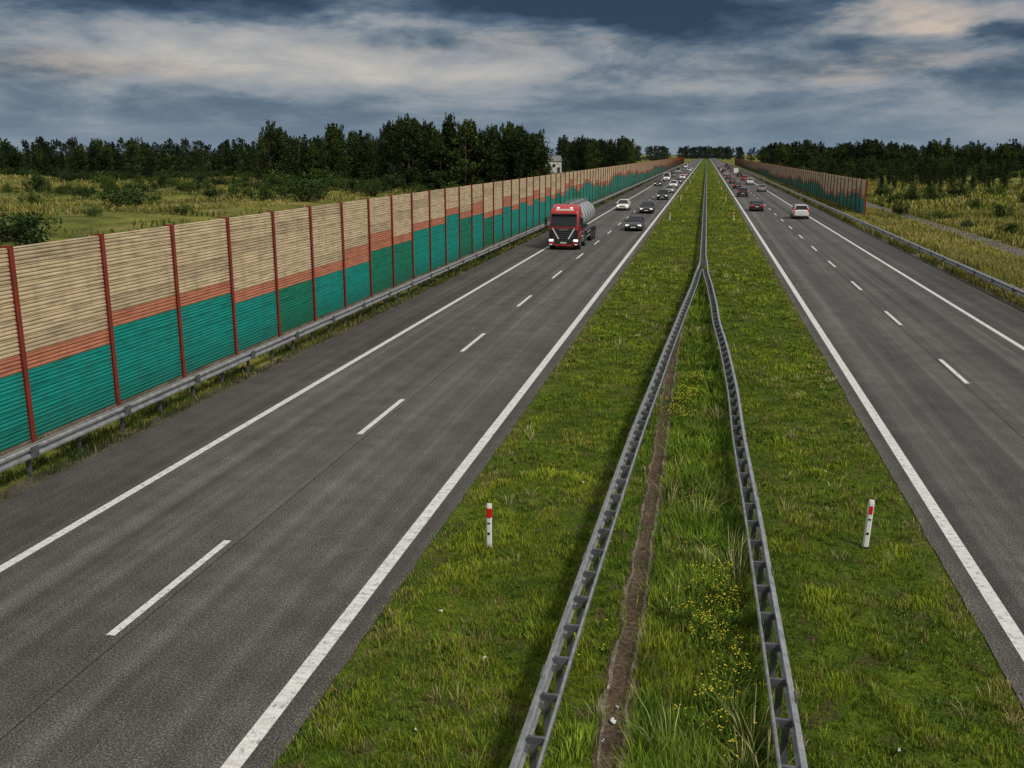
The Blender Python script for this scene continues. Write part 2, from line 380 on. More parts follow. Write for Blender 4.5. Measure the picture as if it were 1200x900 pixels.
    for s in(-1,1):
        for k in range(10): t.cyl((s*.42,-3.4-k,3.45),(s*.42,-3.4-k,3.75),.018,.018,M_STEEL,6)
        t.cyl((s*.42,-3.3,3.75),(s*.42,-12.5,3.75),.02,.02,M_STEEL,6)
        t.box((s*1.18,-7.7,1.0),(.05,2.8,.14),M_STEEL); t.box((s*1.18,-7.7,.65),(.05,2.8,.14),M_STEEL)
        t.box((s*1.1,-6.2,.9),(.2,.12,.5),M_BLACK); t.box((s*.75,-6.1,.55),(.12,.12,1.0),M_STEELD)
        for y in(-9.6,-10.95,-12.3):
            wheel(t,s*1.08,y,.5,.36,s)
            for a0 in range(5):
                a=math.radians(20+35*a0-5); t.box((s*1.08,y+.60*math.cos(a),.5+.60*math.sin(a)),(.40,.36,.03),M_BLACK,0,Matrix.Rotation(a+math.pi/2,3,'X'))
        t.box((s*.9,-12.98,.8),(.5,.05,.16),M_TAIL); t.box((s*1.1,-8.9,1.22),(.28,7.2,.06),M_STEELD)
    t.box((0,-8.2,1.14),(.95,9.2,.28),M_STEELD); t.box((0,-12.95,.65),(2.3,.1,.14),M_STEEL)
    for x in(-.2,.2): t.cyl((x,-13.05,1.0),(x,-13.05,3.6),.02,.02,M_STEEL,6)
    for k in range(9): t.cyl((-.2,-13.05,1.1+k*.3),(.2,-13.05,1.1+k*.3),.015,.015,M_STEEL,6)
    new_obj("tank_trailer",t.mesh("tanker_trailer"),root)
truck(-11.35,79.4)

# ---------------------------------------------------------------- terrain, roads, markings
xs=np.concatenate([[-5000,-3000,-2000,-1300,-900,-700],np.linspace(-560,-24,135),[-18,-15,-5,0,5,16,18.2,19.5,21,22.5,24,30,36,42],np.linspace(48,560,129),[700,900,1300,2000,3000,5000]])
ys=np.concatenate([[-400,-200,-80],np.linspace(-20,760,196),[850,1000,1400,2200,4000,7000]])
GX,GY=np.meshgrid(xs,ys); GZ=gz(GX,GY); nx,ny=len(xs),len(ys)
V=np.stack([GX.ravel(),GY.ravel(),GZ.ravel()],1)
i,j=np.meshgrid(np.arange(nx-1),np.arange(ny-1)); a=(j*nx+i).ravel()
Q=np.stack([a,a+1,a+nx+1,a+nx],1)
new_obj("ground",np_mesh("ground",V,Q.ravel(),np.arange(len(Q))*4,[M_GROUND],smooth=True))
def strip(name,x0,x1,y0,y1,z,m,jit=0,step=0):
    n=2 if not step else int((y1-y0)/step)+1
    yy=np.linspace(y0,y1,n); vs=[]
    for y in yy:
        if jit:
            a=(vn(y,3.3,.5,5)-.5)*jit+(vn(y,1,2.5,6)-.5)*jit; b=(vn(y,9.3,.6,7)-.5)*jit+(vn(y,4,2.9,8)-.5)*jit
        else: a=b=0
        vs+=[(x0+float(a),y,z),(x1+float(b),y,z)]
    fs=[(2*k,2*k+1,2*k+3,2*k+2) for k in range(n-1)]
    me=bpy.data.meshes.new(name); me.from_pydata(vs,[],fs); me.materials.append(m); return new_obj(name,me)
strip("median_grass",-5.3,5.0,-20,2500,-.022,M_MED)
strip("gravel_verge",-16.2,-14.9,-20,2500,-.03,M_VERGE); strip("gravel_verge",15.9,16.9,-20,2500,-.03,M_VERGE)
for nm,segs in (("motorway_carriageway",[(-15.6,-13.35,M_SHO),(-13.35,-5.22,M_ASPH)]),("motorway_carriageway",[(4.90,13.35,M_ASPH),(13.35,16.1,M_SHO)])):
    mb=MB()
    for x0,x1,m in segs:
        ysx=list(np.arange(-20,120,.25))+[150,300,600,1200,2500]
        vs=[]
        for y in ysx:
            e=lambda q:(float(vn(y,q,.35,11))-.5)*.05+(float(vn(y,q,1.3,13))-.5)*.05
            j0=e(2) if x0 in(-15.6,4.90) else 0
            j1=e(7) if x1 in(-5.22,16.1) else 0
            vs+=[(x0+j0,y,0),(x1+j1,y,0)]
        mb.add(vs,[(2*k,2*k+1,2*k+3,2*k+2) for k in range(len(ysx)-1)],m)
    new_obj(nm,mb.mesh(nm))
mb=MB()
for x,w in((-5.75,.26),(-13.05,.22),(5.42,.26),(13.2,.22)):
    mb.add([(x-w/2,-20,.005),(x+w/2,-20,.005),(x+w/2,2500,.005),(x-w/2,2500,.005)],[(0,1,2,3)],M_PAINT)
for x,y0 in((-9.4,12.95-24),(9.32,35.0-48)):
    for k in range(90):
        y=y0+12*k; w=.16
        mb.add([(x-w/2,y,.005),(x+w/2,y,.005),(x+w/2,y+4.1,.005),(x-w/2,y+4.1,.005)],[(0,1,2,3)],M_PAINT)
new_obj("road_markings",mb.mesh("road_markings"))
tr=strip("dirt_track",26.6,29.2,70,420,-.0,M_TRACK,.7,2); tr.location.z=-.82
mb=MB(); yy=np.arange(4,56,.2)
def cxn(y): return -1.0+.12*math.sin(y*.07)+max(0,(y-38))*.018
rows=[]
for y in yy:
    e=lambda q,s:(float(vn(y,q,s,21))-.5)
    j=e(5,.5)*.12+e(25,.2)*.05; j2=e(15,.5)*.12+e(35,.2)*.05; c=cxn(y)
    rows.append([(c-.26+j,y,-.018),(c-.19+j,y,.010),(c-.14+j*.5,y,.012),(c-.06+e(3,.4)*.04,y,-.016),(c+.05+e(9,.4)*.04,y,-.016),(c+.13+j2*.5,y,.012),(c+.18+j2,y,.010),(c+.25+j2,y,-.018)])
vs=[p for r in rows for p in r]
for q,m in enumerate((M_DIRT,M_CONC,M_DIRT,M_DIRT,M_DIRT,M_CONC,M_DIRT)):
    mb.add(vs,[(k*8+q,k*8+q+1,k*8+q+9,k*8+q+8) for k in range(len(rows)-1)],m)
new_obj("drainage_channel",mb.mesh("drainage_channel"))

# ---------------------------------------------------------------- noise barriers
def barrier(X,side,y0,n0,n1,npan,pat):
    root=empty("noise_barrier",(0,0,0)); ph=.478; zb=.14
    mb=MB(); pm=MB()
    prof=[(0,0),(.0,.02),(.035,.035)]
    for r in range(4):
        z=.035+r*.11
        prof+=[(.035,z+.05),(.004,z+.062),(.004,z+.098),(.035,z+.11)]
    prof=prof[:-1]+[(.035,ph-.02),(0,ph-.008),(0,ph)]
    for n in range(n0,n1):
        a=y0+4.0*n; b=a+4.0; t,s,g=pat(n)
        for p in range(npan):
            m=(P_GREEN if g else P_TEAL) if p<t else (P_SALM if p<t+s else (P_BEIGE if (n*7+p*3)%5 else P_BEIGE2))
            vs=[]
            for u,z in prof: vs+=[(X+side*u,a+.05,zb+p*ph+z),(X+side*u,b-.05,zb+p*ph+z)]
            k=len(prof)-1
            fs=[(2*q,2*q+1,2*q+3,2*q+2) for q in range(k)]
            mb.add(vs,fs,m)
        mb.box((X-side*.06,(a+b)/2,zb+npan*ph/2),(.08,3.9,npan*ph),P_BEIGE2)
        mb.box((X-side*.02,(a+b)/2,.03),(.14,3.98,.2),M_CONC)
    H=zb+npan*ph+.06
    for n in range(n0,n1+1):
        y=y0+4.0*n
        pm.box((X+side*.11,y,H/2-.05),(.02,.15,H+.1),M_POST); pm.box((X-side*.13,y,H/2-.05),(.02,.15,H+.1),M_POST); pm.box((X-side*.01,y,H/2-.05),(.22,.03,H+.1),M_POST)
    new_obj("panels",mb.mesh("barrier_panels"),root); new_obj("posts",pm.mesh("barrier_posts"),root)
rr=random.Random(3)
seq=[(4,1,0),(5,1,0),(5,1,0),(4,1,0),(4,1,1),(4,1,0),(4,2,0),(5,2,1),(5,1,1),(6,1,0),(6,1,0),(7,1,0),(6,1,1),(6,2,0),(5,1,1)]
t=6
for k in range(240):
    t=max(4,min(7,t+rr.choice((-1,-1,0,1,1)))); seq.append((t,rr.choice((1,1,1,2)),rr.random()<.35))
barrier(-18.0,1,22.3,-6,200,11,lambda n: seq[n] if n>=0 else (4,1,0))
barrier(20.5,-1,133,0,150,9,lambda n: (max(2,min(5,seq[n+30][0]-2)),1,1 if n%5 else 0))

# ---------------------------------------------------------------- guardrails
W=[(0,.445),(.02,.45),(.08,.48),(.08,.53),(.012,.58),(.012,.625),(.08,.675),(.08,.725),(.02,.755),(0,.76)]
def sweep(mb,path,side,prof,m):
    P=np.array(path,float); T=np.gradient(P,axis=0); T/=np.linalg.norm(T,axis=1)[:,None]
    N=np.stack([T[:,1],-T[:,0]],1)*side
    vs=[]; k=len(prof)
    for p,n in zip(P,N):
        for u,z in prof: vs.append((p[0]+n[0]*u,p[1]+n[1]*u,z))
    mb.add(vs,[(i*k+q,i*k+q+1,(i+1)*k+q+1,(i+1)*k+q) for i in range(len(P)-1) for q in range(k-1)],m,False)
def joints(mb,fx,side,ys):
    for y in ys:
        x=fx(y)+side*.083
        mb.box((x,y,.61),(.012,.30,.29),M_STEELD)
for X,side in((-16.15,1),(16.75,-1)):
    mb=MB(); ysr=list(np.arange(-18,300,4))+[400,600,900]
    sweep(mb,[(X,y) for y in ysr],side,W,M_STEEL)
    for y in np.arange(-18,420,2.0):
        mb.box((X-side*.14,y,.32),(.10,.055,.72),M_STEELD); mb.box((X-side*.05,y,.62),(.11,.08,.18),M_STEELD)
    sweep(mb,[(X-side*.02,y) for y in ysr],side,[(0,.77),(-.06,.775),(-.06,.74)],M_STEEL)
    joints(mb,lambda y:X,side,np.arange(-16,120,4))
    new_obj("roadside_guardrail",mb.mesh("roadside_guardrail"))
KL=([-15,5,10,17,25,35,48,60,69],[-2.1,-2.0,-1.94,-1.82,-1.62,-1.27,-.78,-.34,-.12]); KR=([-15,5,10,20,31,44,55,69],[1.6,1.56,1.52,1.42,1.26,.92,.62,.30])
def smooth_interp(K):
    y=np.arange(-15,70,1.0); x=np.interp(y,K[0],K[1]); k=np.ones(7)/7
    return y,np.convolve(np.pad(x,3,mode='edge'),k,'valid')
for side,K in((-1,KL),(1,KR)):
    mb=MB(); y,x=smooth_interp(K); wob=(vn(y,side*9+20,6,31)-.5)*.09; x=x+wob
    fx=lambda q: float(np.interp(q,y,x))
    path=list(zip(x,y)); s=side
    sweep(mb,path+[(x[-1],100),(x[-1],250),(x[-1],900)],s,[(u-.08,z) for u,z in W],M_STEEL)
    inner=[(px,py) for px,py in path if py<63]
    sweep(mb,inner,s,[(-.345,.62),(-.345,.70),(-.325,.715),(-.305,.70),(-.305,.62)],M_STEEL)
    for q in np.arange(-14.5,62,1.0):
        Xx=fx(q); dx=(fx(q+.5)-fx(q-.5)); rot=Matrix.Rotation(-math.atan(dx),3,'Z')
        mb.box((Xx-s*.195,q,.640),(.23,.05,.11),M_STEELD,0,rot)
        mb.box((Xx-s*.20,q,.28),(.012,.11,.66),M_STEELD,0,rot); mb.box((Xx-s*.16,q+.05,.28),(.08,.01,.66),M_STEELD,0,rot); mb.box((Xx-s*.16,q-.05,.28),(.08,.01,.66),M_STEELD,0,rot)
    if s==-1:
        for q in list(np.arange(64,200,1.33))+list(np.arange(200,520,2.66)):
            mb.box((.09,q,.66),(.30,.06,.10),M_STEELD); mb.box((.09,q,.28),(.10,.05,.66),M_STEELD)
    joints(mb,lambda q:fx(q)-s*.08,s,np.arange(-12,66,4))
    new_obj("median_guardrail",mb.mesh("median_guardrail"))

# ---------------------------------------------------------------- delineator posts
def delineator(X,Y,lean,h):
    mb=MB()
    def ring(z,sx,sy): return [Vector((sx*a,sy*b,z)) for a,b in ((-1,-.4),(-.5,-1),(.5,-1),(1,-.4),(.8,1),(-.8,1))]
    mb.loft([ring(-.1,.062,.05),ring(h-.06,.058,.045),ring(h,.05,.03)],M_WHITE,True,False)
    mb.box((0,-.052,h-.20),(.075,.012,.17),M_REDR,.004); mb.box((0,-.05,h-.40),(.06,.012,.03),M_BLACK)
    if lean==0: mb.loft([ring(h-.28,.0605,.0475),ring(h-.09,.0600,.047)],M_REDR,False,False)
    mb.box((0,-.053,.30),(.05,.008,.05),M_BLACK); mb.box((0,0,.0),(.18,.14,.03),M_DIRT,.01)
    o=new_obj("delineator_post",mb.mesh("delineator_post"),None,(X,Y,0)); o.rotation_euler=(math.radians(-2),math.radians(lean),0)
delineator(-4.0,17.8,0,.92); delineator(3.55,19.3,3,1.0)
for k in range(2,9):
    delineator(-4.0,17.8+50*k,1,.92); delineator(3.55,19.3+50*k,0,.95)

# ---------------------------------------------------------------- vegetation
def blades(name,x,y,z,h,w,col,lean=.5,parent=None,ang=None):
    n=len(x); r=RNG
    b=r.rand(n)*2*np.pi if ang is None else ang
    a=b+np.pi/2+(r.rand(n)-.5)*1.5; L=h*lean*(r.rand(n)*.9+.1)
    wv=np.stack([np.cos(a)*w/2,np.sin(a)*w/2,np.zeros(n)],1); lv=np.stack([np.cos(b)*L,np.sin(b)*L,np.zeros(n)],1)
    p=np.stack([x,y,z],1); up=np.zeros((n,3)); up[:,2]=h
    V=np.stack([p-wv,p+wv,p+up*.6+lv*.4+wv*.75,p+up*.6+lv*.4-wv*.75,p+up+lv],1).reshape(-1,3)
    o=np.arange(n)*5
    loops=np.stack([o,o+1,o+2,o+3,o+3,o+2,o+4],1).ravel()
    st=np.stack([np.arange(n)*7,np.arange(n)*7+4],1).ravel()
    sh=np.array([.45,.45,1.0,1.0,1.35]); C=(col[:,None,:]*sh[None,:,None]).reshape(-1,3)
    return new_obj(name,np_mesh(name,V,loops,st,[M_GRASS],None,C),parent)
def mixc(a,b,t): return np.array(a)[None]*(1-t[:,None])+np.array(b)[None]*t[:,None]
def scatter(x0,x1,y0,y1,dens):
    n=int((x1-x0)*(y1-y0)*dens); return x0+RNG.rand(n)*(x1-x0), y0+RNG.rand(n)*(y1-y0)
G0=(.062,.112,.008); G1=(.25,.30,.020); STRAW=np.array([[.38,.30,.12]])
X=[];Y=[];Hh=[];Wd=[];C=[]
for y0,y1,den,wd in((7,14,900,.011),(14,22,680,.013),(22,34,360,.018),(34,52,190,.028),(52,85,90,.042),(85,140,36,.07),(140,260,12,.14),(260,500,3,.3)):
    x,y=scatter(-5.35,5.05,y0,y1,den)
    lX=np.interp(y,KL[0],KL[1]); rX=np.interp(y,KR[0],KR[1]); mid=(x>lX+.1)&(x<rX-.1)&(y<64)
    n1=vn(x,y,.8,41); n2=vn(x,y,.22,42); n3=vn(x,y,3.0,43); n4=vn(x,y,.45,48)
    edge=np.minimum(x+5.35,5.05-x)
    keep=(RNG.rand(len(x))<np.clip(.10+1.6*n1*n2*2,0,1)*np.clip(.30+edge*1.6,0,1))
    ch=np.abs(x-(-1.0+.12*np.sin(y*.07)+np.maximum(0,y-38)*.018))
    keep&=~((ch<.15+.20*(n4-.5))&(y<54)&(RNG.rand(len(x))>.06))
    tall=mid&(x>-.7)&(vn(x,y,1.4,44)>.36)
    h=.035+.19*n4*n2*(.4+n1)+.05*RNG.rand(len(x))**3
    h=np.where(tall,.12+.34*RNG.rand(len(x))*vn(x,y,1.1,45)*1.3,h)
    h=np.where(mid&~tall,h*1.4,h)
    h=h*np.clip(.5+edge*1.5,0,1)*(1+(wd>.03)*.3)
    t=np.clip(.7*n3+1.0*(n4-.4)+.4*(RNG.rand(len(x))-.4),0,1)
    c=mixc(G0,G1,t)*(.45+1.1*n1)[:,None]
    c=np.where((mid&(vn(x,y,2.2,46)>.42))[:,None],c*np.array([1.0,1.22,1.5]),c)
    dry=(RNG.rand(len(x))<.06+.28*(vn(x,y,1.7,47)>.62)+.45*(edge<.55)); c=np.where(dry[:,None],STRAW*(.45+.6*RNG.rand(len(x)))[:,None],c)
    w=wd*(.6+.8*RNG.rand(len(x)))
    for A,B in((X,x),(Y,y),(Hh,h),(Wd,w),(C,c)): A.append(B[keep])
X,Y,Hh,Wd,C=[np.concatenate(q) for q in(X,Y,Hh,Wd,C)]
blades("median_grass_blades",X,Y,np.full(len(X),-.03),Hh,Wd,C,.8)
def tussocks(name,x0,x1,y0,y1,n,nb,hr,rad,w,ca,cb,pale=.08,thr=.4,cl=1.2):
    cx_,cy_=x0+RNG.rand(n)*(x1-x0),y0+(RNG.rand(n)**1.5)*(y1-y0)
    k=vn(cx_,cy_,cl,71)>thr; ch=np.abs(cx_-(-1.0+.12*np.sin(cy_*.07)+np.maximum(0,cy_-38)*.018)); k&=~((ch<.24)&(cy_<54)); cx_,cy_=cx_[k],cy_[k]; n=len(cx_)
    sc=.5+.9*RNG.rand(n); dist=np.clip(cy_/20,1,4); cc=mixc(ca,cb,RNG.rand(n)); p=RNG.rand(n)<pale; cc=np.where(p[:,None],np.array([[.46,.43,.20]]),cc); sc=np.where(p,sc*1.4,sc)
    rep=lambda q:np.repeat(q,nb,0)
    an=RNG.rand(n*nb)*2*np.pi; r=RNG.rand(n*nb)**.6*rad*rep(sc)
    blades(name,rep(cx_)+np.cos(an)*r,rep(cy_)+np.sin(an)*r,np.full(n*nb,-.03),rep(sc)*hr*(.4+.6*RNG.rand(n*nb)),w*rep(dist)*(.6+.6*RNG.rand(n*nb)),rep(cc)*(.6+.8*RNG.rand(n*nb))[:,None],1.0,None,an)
tussocks("grass_tussocks",-5.0,4.8,8,70,4600,18,.20,.10,.011,G0,(.24,.32,.03),.06)
tussocks("broadleaf_weeds",-5.0,4.8,8,45,2400,9,.08,.06,.034,(.030,.075,.010),(.11,.22,.02),0,.5,2.0)
tussocks("tall_weeds",-.5,1.25,9,34,480,26,.46,.13,.014,(.07,.13,.012),(.19,.27,.03),.08,.36)
def area(name,specs,hs,ca,cb,lean=.5,dryp=.1,clump=1.5,thr=.35,straw=1.0):
    X=[];Y=[];Hh=[];Wd=[];C=[]
    for x0,x1,y0,y1,den,wd,hk in specs:
        x,y=scatter(x0,x1,y0,y1,den); n1=vn(x,y,clump,51); n3=vn(x,y,clump*6,52)
        k=RNG.rand(len(x))<np.clip((n1*.7+n3*.3-thr)*3.5+.1,0,1)
        h=hs*hk*(.35+.9*n1*RNG.rand(len(x))+.2)
        t=np.clip(n3*.8+.4*(RNG.rand(len(x))-.4),0,1); c=mixc(ca,cb,t)*(.6+.8*vn(x,y,clump*2.3,57))[:,None]
        d=RNG.rand(len(x))<dryp*2*n3; c=np.where(d[:,None],STRAW*straw*(.6+.5*RNG.rand(len(x)))[:,None],c)
        for A,B in((X,x),(Y,y),(Hh,h),(Wd,wd*(.6+.8*RNG.rand(len(x)))),(C,c)): A.append(B[k])
    X,Y,Hh,Wd,C=[np.concatenate(q) for q in(X,Y,Hh,Wd,C)]
    blades(name,X,Y,gz(X,Y)-.01,Hh,Wd,C,lean)
area("verge_grass",[(-17.85,-15.75,14,30,260,.018,1),(-17.85,-15.75,30,60,140,.03,1),(-17.85,-15.75,60,130,60,.06,1.2),(-17.85,-15.75,130,300,15,.14,1.5)],.26,(.026,.050,.008),(.10,.13,.020),.6,.12,.7,.22)
area("bank_grass",[(16.4,26.5,38,90,60,.045,1),(16.4,26.5,90,160,26,.08,1.1),(16.4,20.3,160,320,10,.18,1.2),(29.4,60,60,160,15,.10,1.2),(29.4,90,160,330,3,.25,1.6),(26.6,29.2,70,160,7,.06,.5)],.62,(.075,.11,.014),(.28,.28,.04),.7,.30,2,.22)
area("meadow_grass",[(-170,-48,60,200,2.2,.18,1),(-260,-52,200,340,.9,.36,1.5),(-260,-170,60,200,.7,.34,1.3)],.60,(.055,.08,.016),(.33,.30,.060),.6,.20,5,.36)
def weeds(name,cxs,n,spread,hmax,flower):
    x=[];y=[]
    for (a,b) in cxs:
        x.append(a+RNG.randn(n)*spread*.6); y.append(b+RNG.randn(n)*spread)
    x=np.concatenate(x); y=np.concatenate(y); k=x<1.25; x,y=x[k],y[k]; m=len(x)
    h=hmax*(.45+.55*RNG.rand(m))
    root=empty(name,(0,0,0))
    c=np.tile(np.array([[.09,.15,.016]]),(m,1))*(.6+.8*RNG.rand(m))[:,None]
    blades("stems",x,y,np.full(m,-.02),h,np.full(m,.018),c,.25,root)
    k=6; lx=np.repeat(x,k)+RNG.randn(m*k)*.03; ly=np.repeat(y,k)+RNG.randn(m*k)*.03; lz=np.repeat(h,k)*RNG.rand(m*k)*.8
    blades("leaves",lx,ly,lz,np.full(m*k,.09),np.full(m*k,.028),np.repeat(c,k,0)*1.1,1.6,root)
    fx=np.repeat(x,5)+RNG.randn(m*5)*.05; fy=np.repeat(y,5)+RNG.randn(m*5)*.05; fz=np.repeat(h,5)-.01+RNG.randn(m*5)*.03
    s=(.005+.009*RNG.rand(m*5))*(1+.03*max(0,cxs[0][1]-15)); sel=RNG.rand(m*5)<flower; fx,fy,fz,s=[q[sel] for q in(fx,fy,fz,s)]
    p=np.stack([fx,fy,fz],1); q=[]
    for da,db,dz in((-1,-1,0),(1,-1,.3),(1,1,0),(-1,1,.3)): q.append(p+np.stack([s*da,s*db,s*dz],1))
    V=np.stack(q,1).reshape(-1,3); nn=len(p)
    new_obj("blossoms",np_mesh("blossoms",V,np.arange(nn*4),np.arange(nn)*4,[M_GRASS],None,np.tile(np.array([[.62,.52,.03]]),(nn*4,1))),root)
weeds("yellow_wildflower",[(.5,14.6),(.7,15.3),(.3,16.0),(.75,13.6),(.5,16.9),(.2,15.2),(.6,12.6)],30,.40,.52,.5)
weeds("yellow_wildflower",[(-.45,30),(-.2,31),(-.55,28.5),(.1,33)],34,.38,.4,.7)
weeds("yellow_wildflower",[(.3,18.5),(.7,20.5),(.2,12.2),(.9,11.5),(-.3,23),(.1,26),(.5,38),(-.2,42),(0,21),(-1.5,14),(-1.6,18)],12,.45,.33,.4)
mb=MB()
rl=random.Random(12)
for x,y,s in[(-.93,12.05,.05),(-1.02,11.55,.03),(-3.1,13.4,.035),(-.9,12.4,.03),(-1.08,12.9,.022),(-2.6,22,.04),(-4.2,14.8,.025),(2.9,12.1,.03),(-3.6,11.3,.02),(3.3,24,.04)]:
    n=8; mb.add([(x+s*rl.uniform(.4,1.5)*math.cos(k*2*math.pi/n),y+s*rl.uniform(.4,1.5)*math.sin(k*2*math.pi/n),.02+rl.uniform(0,.05)) for k in range(n)]+[(x,y,.05)],[(k,(k+1)%n,n) for k in range(n)],M_PLATE)
new_obj("paper_litter",mb.mesh("paper_litter"))

# trees
def trunk_quads(segs,n=6):
    V=[];Q=[];o=0
    for a,b,r0,r1 in segs:
        a=np.array(a,float);b=np.array(b,float);d=(b-a)/np.linalg.norm(b-a)
        u=np.cross(d,[0,0,1.] if abs(d[2])<.9 else [1.,0,0]);u/=np.linalg.norm(u);v=np.cross(d,u)
        for p,r in((a,r0),(b,r1)):
            for i in range(n):
                t=2*math.pi*i/n; V.append(p+r*(math.cos(t)*u+math.sin(t)*v))
        for i in range(n): Q.append((o+i,o+(i+1)%n,o+n+(i+1)%n,o+n+i))
        o+=2*n
    return np.array(V),np.array(Q)
def tree(name,kind,H,seed,leaf=.34,col=(.030,.052,.016),R=None,nleaf=None,low=.10):
    r=np.random.RandomState(seed); segs=[]; P=[];B=[]
    if kind=='broad':
        R=R or H*.27; segs.append(((0,0,-.3),(0,0,H*.45),H*.020,H*.015)); segs.append(((0,0,H*.45),(H*.02,0,H*.85),H*.015,H*.005))
        nl=38
        for k in range(nl):
            t=r.rand(); zc=H*(low+(.88-low)*t); prof=math.sin(math.pi*min(1,(.22+.74*t)))**.7
            a=r.rand()*6.28; rad=R*prof*(r.rand()**.5)*.95; c=np.array([rad*math.cos(a),rad*math.sin(a),zc]); lr=H*(.045+.055*r.rand())
            if k<12: segs.append(((0,0,zc*.72),tuple(c),H*.007,H*.002))
            m=int((nleaf or 2400)/nl); d=r.randn(m,3); d/=np.linalg.norm(d,axis=1)[:,None]
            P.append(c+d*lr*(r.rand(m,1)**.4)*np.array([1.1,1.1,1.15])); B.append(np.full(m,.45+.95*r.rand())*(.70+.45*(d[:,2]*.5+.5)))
        for k in range(11):
            a=r.rand()*6.28; q=R*.55*r.rand(); c=np.array([q*math.cos(a),q*math.sin(a),H*(.86+.14*r.rand())]); m=26
            P.append(c+r.randn(m,3)*np.array([.18,.18,.6])*H*.04); B.append(np.full(m,.9))
    elif kind=='pine':
        R=R or H*.17; segs.append(((0,0,-.3),(0,0,H*.97),H*.016,H*.003)); tiers=16
        for k in range(tiers):
            t=k/(tiers-1); zc=H*(.08+.90*t); rr_=R*(1-t)**.75*(.8+.35*r.rand())+.12
            for b in range(7):
                a=r.rand()*6.28; ln=rr_*(.6+.5*r.rand()); m=int((nleaf or 2200)/tiers/7); q=r.rand(m)**.7
                pp=np.stack([np.cos(a)*ln*q,np.sin(a)*ln*q,zc+ln*.15*q-ln*.25*q*q],1)+r.randn(m,3)*H*.011
                P.append(pp); B.append(np.full(m,.6+.6*r.rand())*(.7+.5*q))
                if b<3: segs.append(((0,0,zc),(math.cos(a)*ln*.9,math.sin(a)*ln*.9,zc),H*.004,H*.001))
    else:
        R=R or H*.55; nl=18
        for k in range(nl):
            a=r.rand()*6.28; rad=R*r.rand()**.6; c=np.array([rad*math.cos(a),rad*math.sin(a),H*(.15+.62*r.rand()*(1-.5*rad/R))]); lr=H*(.13+.14*r.rand())
            if k<8: segs.append(((0,0,-.15),tuple(c),H*.02,H*.006))
            m=int((nleaf or 1400)/nl); d=r.randn(m,3); d/=np.linalg.norm(d,axis=1)[:,None]
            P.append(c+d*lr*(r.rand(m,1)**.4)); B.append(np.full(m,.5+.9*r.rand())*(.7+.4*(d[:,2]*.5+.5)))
    P=np.concatenate(P); B=np.concatenate(B); n=len(P); P[:,2]=np.maximum(P[:,2],.02)
    u=r.randn(n,3);u/=np.linalg.norm(u,axis=1)[:,None]; w=r.randn(n,3); v=np.cross(u,w); v/=np.linalg.norm(v,axis=1)[:,None]
    s=leaf*(.5+.8*r.rand(n,1))*.5
    LV=np.stack([P-u*s,P-v*s*.7,P+u*s,P+v*s*.7],1).reshape(-1,3)
    TV,TQ=trunk_quads(segs)
    V=np.concatenate([TV,LV]); Q=np.concatenate([TQ,len(TV)+np.arange(n*4).reshape(-1,4)])
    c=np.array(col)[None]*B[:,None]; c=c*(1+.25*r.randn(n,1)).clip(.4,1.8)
    C=np.concatenate([np.tile(np.array([[.05,.042,.032]]),(len(TV),1)),np.repeat(c,4,0)])
    return np_mesh(name,V,Q.ravel(),np.arange(len(Q))*4,[M_LEAF],None,C)
DK=(.026,.046,.013); MD=(.042,.070,.016)
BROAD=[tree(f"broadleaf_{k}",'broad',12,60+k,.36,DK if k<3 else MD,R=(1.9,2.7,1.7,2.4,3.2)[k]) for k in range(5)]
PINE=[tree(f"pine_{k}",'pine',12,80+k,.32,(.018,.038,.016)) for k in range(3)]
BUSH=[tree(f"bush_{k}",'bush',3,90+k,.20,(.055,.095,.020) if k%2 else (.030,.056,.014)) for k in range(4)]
FAR=[tree(f"far_tree_{k}",'broad',14,120+k,.75,(.028,.048,.034),R=4.6,nleaf=1000,low=.03) for k in range(3)]  # distance haze is put into the leaf colour as a bluer green
def place(parent,lib,x,y,h,h0,label,wide=1):
    s=h/h0; return new_obj(label,random.choice(lib),parent,(x,y,float(gz(x,y))-.1),random.uniform(0,6.28),(s*wide*random.uniform(.85,1.2),s*wide*random.uniform(.85,1.2),s))
def belt(name,b0,b1,d0,d1,n,h,lib,h0,var=.2,minabs=24,wide=1):
    root=empty(name)
    for k in range(n):
        b=math.radians(random.uniform(b0,b1)); d=random.uniform(d0,d1); x,y=d*math.sin(b),d*math.cos(b)
        hh=(h(math.degrees(b)) if callable(h) else h)*random.uniform(1-var,1+var*.6)
        if abs(x)>=minabs: place(root,lib,x,y,hh,h0,"tree",wide)
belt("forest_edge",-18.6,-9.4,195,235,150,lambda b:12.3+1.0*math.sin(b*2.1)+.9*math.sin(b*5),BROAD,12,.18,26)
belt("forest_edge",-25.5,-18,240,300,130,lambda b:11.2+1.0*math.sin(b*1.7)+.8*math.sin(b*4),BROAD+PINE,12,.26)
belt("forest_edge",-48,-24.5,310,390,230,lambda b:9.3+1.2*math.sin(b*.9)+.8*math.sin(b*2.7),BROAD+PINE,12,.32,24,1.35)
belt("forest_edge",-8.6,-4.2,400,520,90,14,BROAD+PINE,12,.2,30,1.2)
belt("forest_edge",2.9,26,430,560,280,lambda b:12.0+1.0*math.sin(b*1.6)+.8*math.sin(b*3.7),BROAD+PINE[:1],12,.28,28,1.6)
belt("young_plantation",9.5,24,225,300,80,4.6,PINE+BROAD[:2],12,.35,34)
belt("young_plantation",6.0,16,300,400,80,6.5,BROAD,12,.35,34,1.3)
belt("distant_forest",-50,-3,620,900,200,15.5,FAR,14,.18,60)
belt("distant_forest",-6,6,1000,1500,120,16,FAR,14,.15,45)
belt("distant_forest",-1.6,2,1500,2400,90,19,FAR,14,.12,0)
